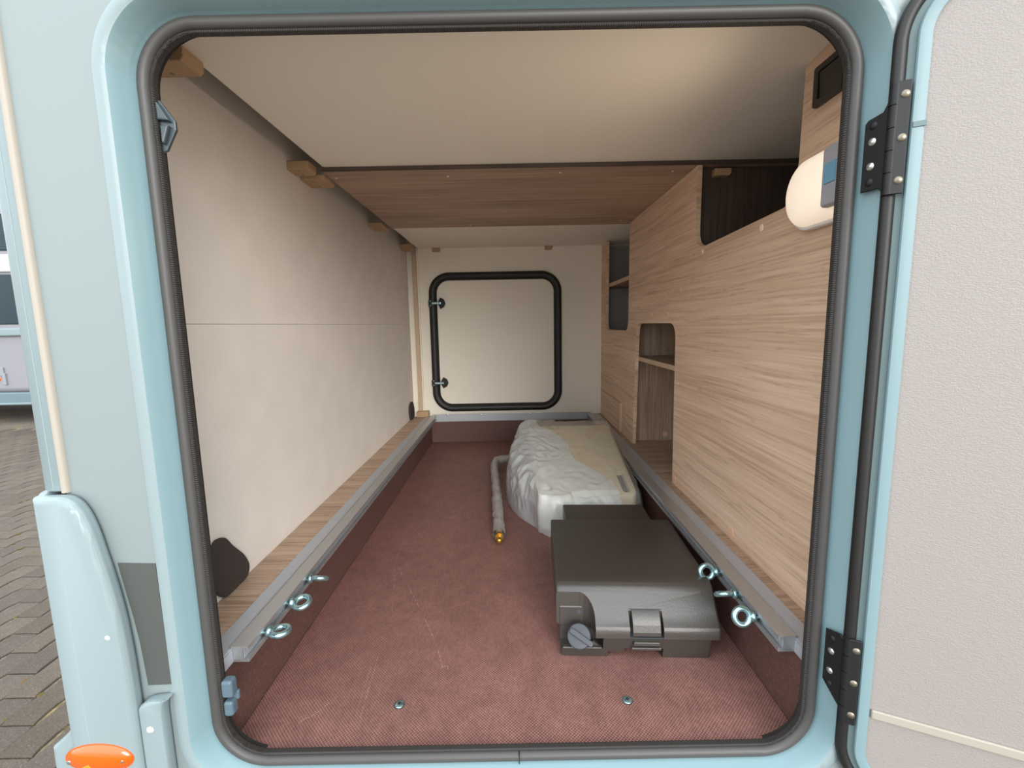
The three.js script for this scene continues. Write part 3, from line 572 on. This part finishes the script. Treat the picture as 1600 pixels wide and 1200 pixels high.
  for (let q = 0; q < idx.length; q += 3) { const x = pos[idx[q] * 3], z = pos[idx[q] * 3 + 2]; (x < 0.125 + (z + 1.44) * 0.4 + 0.02 * Math.sin(z * 19) || pos[idx[q] * 3 + 1] < 0.05 ? loose : tight).push(idx[q], idx[q + 1], idx[q + 2]); }
  const bag = thing('plastic_bag', 'crumpled clear plastic bag draped over the cream unit', 'plastic bag');
  const bg = new THREE.BufferGeometry(); bg.setAttribute('position', new THREE.Float32BufferAttribute(pos, 3)); bg.setAttribute('uv', new THREE.Float32BufferAttribute(uv, 2)); bg.setIndex(idx); bg.computeVertexNormals();
  const sub = (ix) => { const g = bg.clone(); g.setIndex(ix); return g; };
  part('tight_film', sub(tight), M.film, bag, 'clear film lying close to the cream top');
  part('loose_film', sub(loose), M.filmLoose, bag, 'cloudy bluish film hanging in folds');
}
{
  const t = thing('wrapped_rod', 'long bent tube in grey film with a brass end beside the bag', 'tube', [0, 0, 0]);
  const V = (x, y, z) => new THREE.Vector3(x, y, z);
  const pts = [V(-0.053, 0.023, -0.765), V(-0.06, 0.0235, -0.9), V(-0.075, 0.025, -1.15), V(-0.09, 0.026, -1.4), V(-0.096, 0.028, -1.52), V(-0.086, 0.032, -1.575), V(-0.05, 0.036, -1.59), V(0.02, 0.04, -1.585)];
  const c = new THREE.CatmullRomCurve3(pts, false, 'centripetal');
  part('tube', new THREE.TubeGeometry(c, 90, 0.0115, 14), M.rod, t);
  const f = new THREE.TubeGeometry(c, 150, 0.0195, 22), p = f.attributes.position, n = f.attributes.normal, ns = new ImprovedNoise();
  for (let i = 0; i < p.count; i++) { const x = p.getX(i), y = p.getY(i), z = p.getZ(i), d = 0.0055 * ns.noise(x * 60, y * 60, z * 28) - 0.0015 * Math.abs(ns.noise(x * 90, y * 90, z * 70)); p.setXYZ(i, x + n.getX(i) * d, Math.max(0.0012, y + n.getY(i) * d), z + n.getZ(i) * d); }
  f.computeVertexNormals();
  part('film_wrap', f, M.filmGrey, t, 'grey translucent film wrap');
  const nut = cyl(0.0145, 0.016, 6); nut.rotateX(Math.PI / 2); part('brass_nut', nut.translate(-0.0525, 0.0225, -0.752), M.brass, t, 'brass nut');
  const tip = lathe([[0, -0.016], [0.006, -0.016], [0.0095, -0.012], [0.0095, 0.008], [0.007, 0.01], [0.007, 0.014], [0, 0.014]], 20); tip.rotateX(Math.PI / 2); part('brass_tip', tip.translate(-0.052, 0.0215, -0.73), M.brass, t, 'brass tip');
}

// ---------------------------------------------------------------- the open hatch on the right
const HX = 0.513, HZ = 0.047, HA = -Math.atan2(0.426, 0.905);
{
  const d = struct('door_1'); d.position.set(HX, 0, HZ); d.rotation.y = HA;
  const R = [-0.002, -0.03, 1.03, 1.175, 0.09];
  part('edge_gasket', sweepRR(R, circleProfile(-0.006, -0.001, 0.0082, 16), { closed: true, crease: 3 }), M.blackgasket, d, 'black rubber bead round the hatch edge');
  part('frame_channel', sweepRR(R, [[-0.009, -0.004], [-0.0125, 0.001], [-0.018, 0.0018], [-0.0215, 0.003]], { crease: 0.6 }), M.channel, d);
  part('frame_flange', sweepRR(R, [[-0.021, 0.001], [-0.0215, 0.0065], [-0.023, 0.008], [-0.034, 0.008], [-0.0362, 0.0068], [-0.0368, 0.003]], { crease: 0.6 }), M.flange, d);
  part('outer_skin', boxUV(extr(rrShape(0.004, -0.024, 1.024, 1.169, 0.085), 0.028, 0.004, 2).translate(0, 0, -0.032), 'y'), M.paint, d);
  part('inner_liner', boxUV(extr(rrShape(0.034, 0.006, 0.994, 1.139, 0.056), 0.007, 0).translate(0, 0, -0.0038), 'x'), M.leather, d, 'cream leather-grained inner face');
  part('trim_strip', bx(0.037, 0.99, 0.117, 0.1315, 0.0025, 0.0075, 0.0022, 'x'), M.cream, d, 'raised cream strip across the hatch');
  part('flange_clip', bx(0.0215, 0.036, 0.975, 0.982, 0.0075, 0.0092, 0.0006), M.channel, d);
}
function hinge(y0, y1, ly0, ly1, label, flip) {
  const t = thing('hinge', label, 'hinge', [HX, 0, HZ], 0);
  const H = y1 - y0, n = 5;
  for (let i = 0; i < n; i++) { const k = cyl(0.0068, H / n - 0.0014, 18); part('knuckle', k.translate(-0.001, y0 + (i + 0.5) * H / n, 0.0058), M.hingeBlack, t); }
  const pin = cyl(0.0052, H, 12); part('pin', pin.translate(-0.001, (y0 + y1) / 2, 0.0058), M.blackgasket, t);
  const dl = part('door_leaf', bx(0.001, 0.0165, y0, y1, 0.0085, 0.0122, 0.001), M.hingeBlack, t); dl.rotation.y = HA;
  const s = poly(flip ? [[0, y0 + 0.02], [-0.03, ly0 + 0.012], [-0.03, ly1], [-0.006, ly1 + 0.006], [0, y1 - 0.006]] : [[0, y0 + 0.004], [-0.006, ly0], [-0.03, ly0], [-0.03, ly1 - 0.004], [-0.026, ly1], [-0.007, ly1 + 0.003], [-0.002, ly1 + 0.012], [0, y1 - 0.012]]);
  const lg = extr(s, 0.003, 0.0008, 1); lg.rotateY(-Math.PI / 2); // shape x -> z
  const jl = part('frame_leaf', lg, M.hingeBlack, t); jl.position.set(-0.0035, 0, 0.002); jl.rotation.y = 0.27;
  const hd = lathe([[0, 0.0026], [0.003, 0.0022], [0.005, 0.0008], [0.0052, 0]], 16);
  [0.12, 0.5, 0.88].forEach((q) => { const sc = part('screw', hd, M.brasscrew, dl); sc.rotation.x = Math.PI / 2; sc.position.set(0.0105, y0 + q * H, 0.0121); });
  [0.12, 0.34, 0.68, 0.9].forEach((q, i) => { const sc = part('screw', hd, i === 1 || i === 2 ? M.steel : M.hingeBlack, jl); sc.rotation.z = Math.PI / 2; sc.position.set(-0.003, ly0 + q * (ly1 - ly0), -0.0185); });
}
hinge(0.893, 1.034, 0.905, 1.0, 'black steel hinge with bright screws at the upper right of the opening', false);
hinge(0.1, 0.243, 0.135, 0.235, 'black steel hinge with bright screws at the lower right of the opening', true);

// ---------------------------------------------------------------- mouldings at the left of the opening
{
  const t = thing('corner_post', 'tall pale blue moulding on the vehicle corner at far left', 'moulding', [-0.686, 0.497, 0.0]);
  const s = new THREE.Shape(); s.moveTo(0.016, 0.0); s.lineTo(0.016, 0.046); s.lineTo(0.006, 0.047); s.quadraticCurveTo(-0.022, 0.046, -0.024, 0.018); s.lineTo(-0.024, -0.1); s.lineTo(-0.015, -0.1); s.lineTo(-0.015, 0); s.closePath();
  const g = extr(s, 1.8, 0.002, 2, 12); g.rotateX(-Math.PI / 2); g.scale(1, 1, -1);
  const q = g.index ? g.toNonIndexed() : g; const A = q.attributes; for (let i = 0; i < A.position.count; i += 3) for (const a of Object.values(A)) for (let k = 0; k < a.itemSize; k++) { const x = a.array[(i + 1) * a.itemSize + k]; a.array[(i + 1) * a.itemSize + k] = a.array[(i + 2) * a.itemSize + k]; a.array[(i + 2) * a.itemSize + k] = x; }
  q.computeVertexNormals();
  part('post', toCreasedNormals(q, 0.5), M.mould, t);
  part('seam_line', bx(0.0048, 0.0058, 0.004, 1.8, 0.044, 0.0474, 0.0002), M.groove, t);
}
{
  const t = thing('piping_strip', 'cream bead strip running up beside the corner moulding', 'trim strip', [-0.6665, 0.495, 0.0415]);
  const g = extr((() => { const s = new THREE.Shape(); s.absarc(0, 0.001, 0.0058, 0, Math.PI); s.lineTo(-0.0058, -0.0015); s.lineTo(0.0058, -0.0015); s.closePath(); return s; })(), 1.8, 0, 1, 8);
  g.rotateX(-Math.PI / 2); g.scale(1, 1, -1); const A = g.attributes; for (let i = 0; i < A.position.count; i += 3) for (const a of Object.values(A)) for (let k = 0; k < a.itemSize; k++) { const x = a.array[(i + 1) * a.itemSize + k]; a.array[(i + 1) * a.itemSize + k] = a.array[(i + 2) * a.itemSize + k]; a.array[(i + 2) * a.itemSize + k] = x; }
  g.computeVertexNormals();
  part('bead', toCreasedNormals(g, 0.6), M.cream, t);
}
{
  const t = thing('bumper_corner', 'pale blue curved bumper moulding at the lower left of the opening', 'bumper', [-0.65, 0, 0.0]);
  const o = 0.65, s = new THREE.Shape();
  s.moveTo(-0.698 + o, -0.3); s.lineTo(-0.592 + o, -0.3); s.lineTo(-0.592 + o, 0.165); s.bezierCurveTo(-0.592 + o, 0.29, -0.6 + o, 0.34, -0.612 + o, 0.4); s.bezierCurveTo(-0.62 + o, 0.45, -0.63 + o, 0.494, -0.66 + o, 0.494); s.lineTo(-0.698 + o, 0.494); s.closePath();
  part('face', toCreasedNormals(extr(s, 0.026, 0.0105, 5, 16).translate(0, 0, 0.0417), 0.6), M.mould, t);
  const sr = new THREE.Shape(); // rear return, drawn in plan (x, z) and raised
  sr.moveTo(-0.69 + o, 0.055); sr.quadraticCurveTo(-0.714 + o, 0.05, -0.716 + o, 0.02); sr.lineTo(-0.718 + o, -0.2); sr.lineTo(-0.702 + o, -0.2); sr.lineTo(-0.702 + o, 0.0); sr.lineTo(-0.69 + o, 0.03); sr.closePath();
  const g = extr(sr, 0.4, 0.004, 3, 8); g.rotateX(Math.PI / 2); g.translate(0, 0.494, 0);
  part('rear_return', toCreasedNormals(g, 0.6), M.mould, t);
  const fl = extr((() => { const q = new THREE.Shape(); q.moveTo(-0.7 + o, 0.118); q.quadraticCurveTo(-0.712 + o, 0.1, -0.735 + o, 0.083); q.lineTo(-0.745 + o, -0.3); q.lineTo(-0.69 + o, -0.3); q.lineTo(-0.69 + o, 0.118); q.closePath(); return q; })(), 0.058, 0.006, 3, 8).translate(0, 0, 0.002);
  part('lower_flare', toCreasedNormals(fl, 0.6), M.mould, t);
  part('seam_line', bx(-0.6656 + o, -0.6646 + o, 0.1, 0.468, 0.063, 0.0679, 0.0002), M.groove, t);
  const sc = part('screw_cap', lathe([[0, 0.0035], [0.003, 0.003], [0.006, 0]], 18), M.screwWhite, t, 'white screw cap'); sc.rotation.x = Math.PI / 2; sc.position.set(-0.614 + o, 0.275, 0.0658);
}
{
  const t = thing('sill_cover', 'narrow pale blue sill moulding with white screw cap left of the seal', 'moulding', [-0.57, 0.158, 0.04]);
  const s = new THREE.Shape(); s.moveTo(-0.0205, -0.45); s.lineTo(0.016, -0.45); s.lineTo(0.016, -0.03); s.quadraticCurveTo(0.016, 0.002, 0.026, 0.004); s.lineTo(0.004, 0.004); s.quadraticCurveTo(-0.0205, 0.0, -0.0205, -0.014); s.closePath();
  part('cover', toCreasedNormals(extr(s, 0.02, 0.005, 3, 10).translate(0, 0, 0.002), 0.6), M.mould, t);
  const sc = part('screw_cap', lathe([[0, 0.0035], [0.003, 0.003], [0.006, 0]], 18), M.screwWhite, t, 'white screw cap'); sc.rotation.x = Math.PI / 2; sc.position.set(-0.004, -0.044, 0.0218);
}
{
  const t = thing('dark_strip', 'dark grey stuck-on strip between bumper moulding and door frame', 'sticker', [-0.57, 0.28, 0.0418]);
  part('strip', extr(poly([[-0.036, 0.101], [0.0215, 0.099], [0.0225, -0.104], [-0.0145, -0.105], [-0.0185, -0.03], [-0.023, 0.01]]), 0.0012), M.sticker, t);
}
{
  const t = thing('side_marker', 'oval orange marker lamp on the bumper at the bottom left', 'marker lamp', [-0.653, 0.072, 0.066]);
  const b = new THREE.SphereGeometry(1, 40, 14, 0, Math.PI * 2, 0, Math.PI / 2); b.rotateX(Math.PI / 2); b.scale(0.052, 0.0245, 0.012);
  part('lens', b, M.orange, t);
  part('base', new THREE.CylinderGeometry(1, 1, 1, 40).rotateX(Math.PI / 2).scale(0.0535, 0.026, 0.004), M.orange, t);
  for (const x of [-0.043, 0.038]) { const s = part('screw', lathe([[0, 0.001], [0.0028, 0.0008], [0.0034, 0]], 14), M.steel, t); s.rotation.x = Math.PI / 2; s.position.set(x, -0.001, 0.0072); }
  const r = part('reflector', bx(-0.022, -0.008, -0.004, 0.004, 0.0095, 0.0122, 0.002), M.orangeDeep, t); r.rotation.z = 0.5;
}

// ---------------------------------------------------------------- ground with wavy pavers, the motorhome across the yard
const GY = -0.5;
{
  const gr = struct('ground');
  const n1 = pnoise(60, 60, 91), n2 = pnoise(300, 300, 92), n3 = pnoise(14, 14, 93);
  const yard = std({ color: '#a89c91', roughness: 0.95 });
  part('yard_slab', boxUV(new THREE.BoxGeometry(60, 0.1, 40).translate(-5, GY - 0.0545, 22.2), 'x'), yard, gr);
  const far = tex(1024, 1024, (u, v) => { const a = n1(u, v), b = n2(u, v), t = 0.8 + 0.4 * b; const c = mixc([104, 94, 84], [150, 128, 70], Math.max(0, n3(u, v) * 1.2 - 0.55)); return [c[0] * t, c[1] * t, c[2] * t]; }, { srgb: true, su: 2.4, sv: 2.4 });
  part('joint_bed', boxUV(new THREE.BoxGeometry(60, 0.1, 40).translate(-10, GY - 0.056, -17.8), 'x'), std({ map: far, roughness: 0.95 }), gr);
  // paver outline: two wavy long sides along z, straight short sides
  const PW = 0.11, PL = 0.22, gap = 0.0022;
  const wave = (z) => 0.0058 * Math.max(-1, Math.min(1, 1.7 * Math.sin(z / PL * 2 * Math.PI)));
  const s = new THREE.Shape(), N = 10;
  for (let i = 0; i <= N; i++) { const z = -PL / 2 + gap + (PL - 2 * gap) * i / N; i ? s.lineTo(PW / 2 - gap + wave(z), z) : s.moveTo(PW / 2 - gap + wave(z), z); }
  for (let i = N; i >= 0; i--) { const z = -PL / 2 + gap + (PL - 2 * gap) * i / N; s.lineTo(-PW / 2 + gap + wave(z), z); }
  s.closePath();
  const pg = new THREE.ExtrudeGeometry(s, { depth: 0.03, bevelEnabled: true, bevelThickness: 0.003, bevelSize: 0.003, bevelOffset: -0.003, bevelSegments: 1 });
  pg.rotateX(-Math.PI / 2); pg.scale(1, 1, 1); pg.translate(0, -0.033, 0);
  const geo = boxUV(pg, 'x');
  const g2 = pnoise(200, 200, 95), g3 = pnoise(12, 12, 96);
  const grit = tex(512, 512, (u, v) => { const b = g2(u, v), t = 0.82 + 0.3 * b + 0.12 * (g3(u, v) - 0.5) + (b > 0.93 ? 0.35 : 0); return [104 * t, 95 * t, 85 * t]; }, { srgb: true, su: 0.5, sv: 0.5 });
  const mats = ['#dcd8d4', '#cfcac6', '#e6dfd6', '#d2cbc0'].map((c) => std({ map: grit, color: c, roughness: 0.85, bumpMap: grit, bumpScale: 0.0012 }));
  const inv = camera.matrixWorldInverse.copy(camera.matrixWorld).invert(), v = new THREE.Vector3(), near = [], rest = [];
  for (let ix = -40; ix < 62; ix++) for (let iz = -16; iz < 30; iz++) {
    const x = -1.15 - ix * PW, z = 0.4 - iz * PL - (((ix % 2) + 2) % 2) * PL / 2;
    if (z < -5.0 || z > 2.1 || x < -7.2) continue;
    const zc = 0.69 + (z - 0.69) * 0.7 / Math.max(0.01, -x); // where the sight line passes the vehicle's corner
    v.set(x, GY, z).applyMatrix4(inv); const px = 800 + 705 * v.x / -v.z;
    (x < -1.1 && v.z < -0.1 && zc > -0.02 && px > -45 ? near : rest).push([x, z, -v.z]);
  }
  near.sort((a, b) => a[2] - b[2]);
  rest.push(...near.splice(290));
  for (const [x, z] of near) { const p = part('paver', geo, mats[Math.floor(rnd() * 4)], gr); p.position.set(x, GY + (rnd() - 0.5) * 0.003, z); p.rotation.x = (rnd() - 0.5) * 0.012; p.rotation.z = (rnd() - 0.5) * 0.012; }
  const im = new THREE.InstancedMesh(geo, mats[0], rest.length), mm = new THREE.Matrix4(), col = new THREE.Color();
  rest.forEach(([x, z], i) => { im.setMatrixAt(i, mm.makeTranslation(x, GY + (rnd() - 0.5) * 0.003, z)); im.setColorAt(i, col.setScalar(1.0 + 0.18 * rnd())); });
  im.name = 'paver_field'; im.userData.kind = 'stuff'; im.castShadow = im.receiveShadow = true; gr.add(im);
  console.log('pavers', near.length, rest.length);
  // moss in the joints
  const mg = new THREE.IcosahedronGeometry(1, 1).scale(0.007, 0.003, 0.008), moss = new THREE.InstancedMesh(mg, std({ color: '#5c5028', roughness: 1 }), 120);
  for (let i = 0; i < 120; i++) { const [x, z] = near[Math.floor(rnd() * Math.min(near.length, 150))]; const sd = rnd() < 0.5 ? -1 : 1, k = 0.5 + rnd() * 0.9, dz = (rnd() - 0.5) * PL; mm.makeScale(k, k, k * (0.6 + rnd() * 1.2)); mm.setPosition(x + sd * PW / 2 + wave(dz), GY - 0.002, z + (i % 3 ? dz : sd * PL / 2)); moss.setMatrixAt(i, mm); moss.setColorAt(i, col.setRGB(0.8 + rnd() * 0.6, 0.8 + rnd() * 0.3, 0.6)); }
  moss.name = 'joint_moss'; moss.userData.kind = 'stuff'; gr.add(moss);
}
{
  const t = thing('motorhome', 'grey motorhome with dark windows parked across the yard at far left', 'motorhome', [-8.5, GY, -5.5]);
  const body = std({ color: '#87868c', roughness: 0.5 }), band = std({ color: '#b4babd', roughness: 0.35 }), glass = new THREE.MeshPhysicalMaterial({ color: '#1f2f36', roughness: 0.12, ior: 1.4 }), sk = std({ color: '#64777e', roughness: 0.45 }), silver = std({ color: '#86969a', roughness: 0.3, metalness: 0.3 });
  part('body', bx(-3.6, 3.6, 0.42, 3.0, -2.2, 0, 0.08), body, t);
  part('side_window', bx(-3.0, 3.2, 1.36, 2.02, -0.03, 0.02, 0.012), glass, t, 'long dark window band');
  part('white_band', bx(-3.4, 3.45, 2.05, 2.28, -0.03, 0.03, 0.015), band, t);
  part('upper_window', bx(-3.0, 3.2, 2.33, 2.8, -0.03, 0.018, 0.012), glass, t, 'upper dark window');
  part('silver_rail', bx(-3.4, 3.45, 1.2, 1.31, -0.03, 0.05, 0.02), silver, t);
  part('skirt', bx(-3.5, 3.5, 0.27, 0.43, -2.1, 0.02, 0.02), sk, t);
  part('skirt_lip', bx(-3.5, 3.5, 0.255, 0.285, -2.1, 0.03, 0.01), silver, t);
  for (const x of [-2.2, 2.4]) for (const z of [-0.22, -1.98]) { const w = lathe([[0.1, -0.1], [0.3, -0.11], [0.33, -0.07], [0.33, 0.07], [0.3, 0.11], [0.1, 0.1]], 32); w.rotateX(Math.PI / 2); const q = part('wheel', w, M.blackgasket, t); q.position.set(x, 0.332, z); part('rim', cyl(0.2, 0.19, 24).rotateX(Math.PI / 2), M.steel, q); }
  for (const x of [1.42]) { const m = part('marker', lathe([[0, 0.02], [0.03, 0.016], [0.042, 0]], 20), M.orange, t, 'orange side marker'); m.rotation.x = Math.PI / 2; m.position.set(x, 0.62, 0.0); part('bracket', merge(bx(x + 0.04, x + 0.11, 0.66, 0.78, 0, 0.02, 0.004), bx(x + 0.09, x + 0.13, 0.54, 0.7, 0, 0.025, 0.004)), std({ color: '#8a8f92', roughness: 0.4 }), t); }
}

renderer.render(scene, camera);
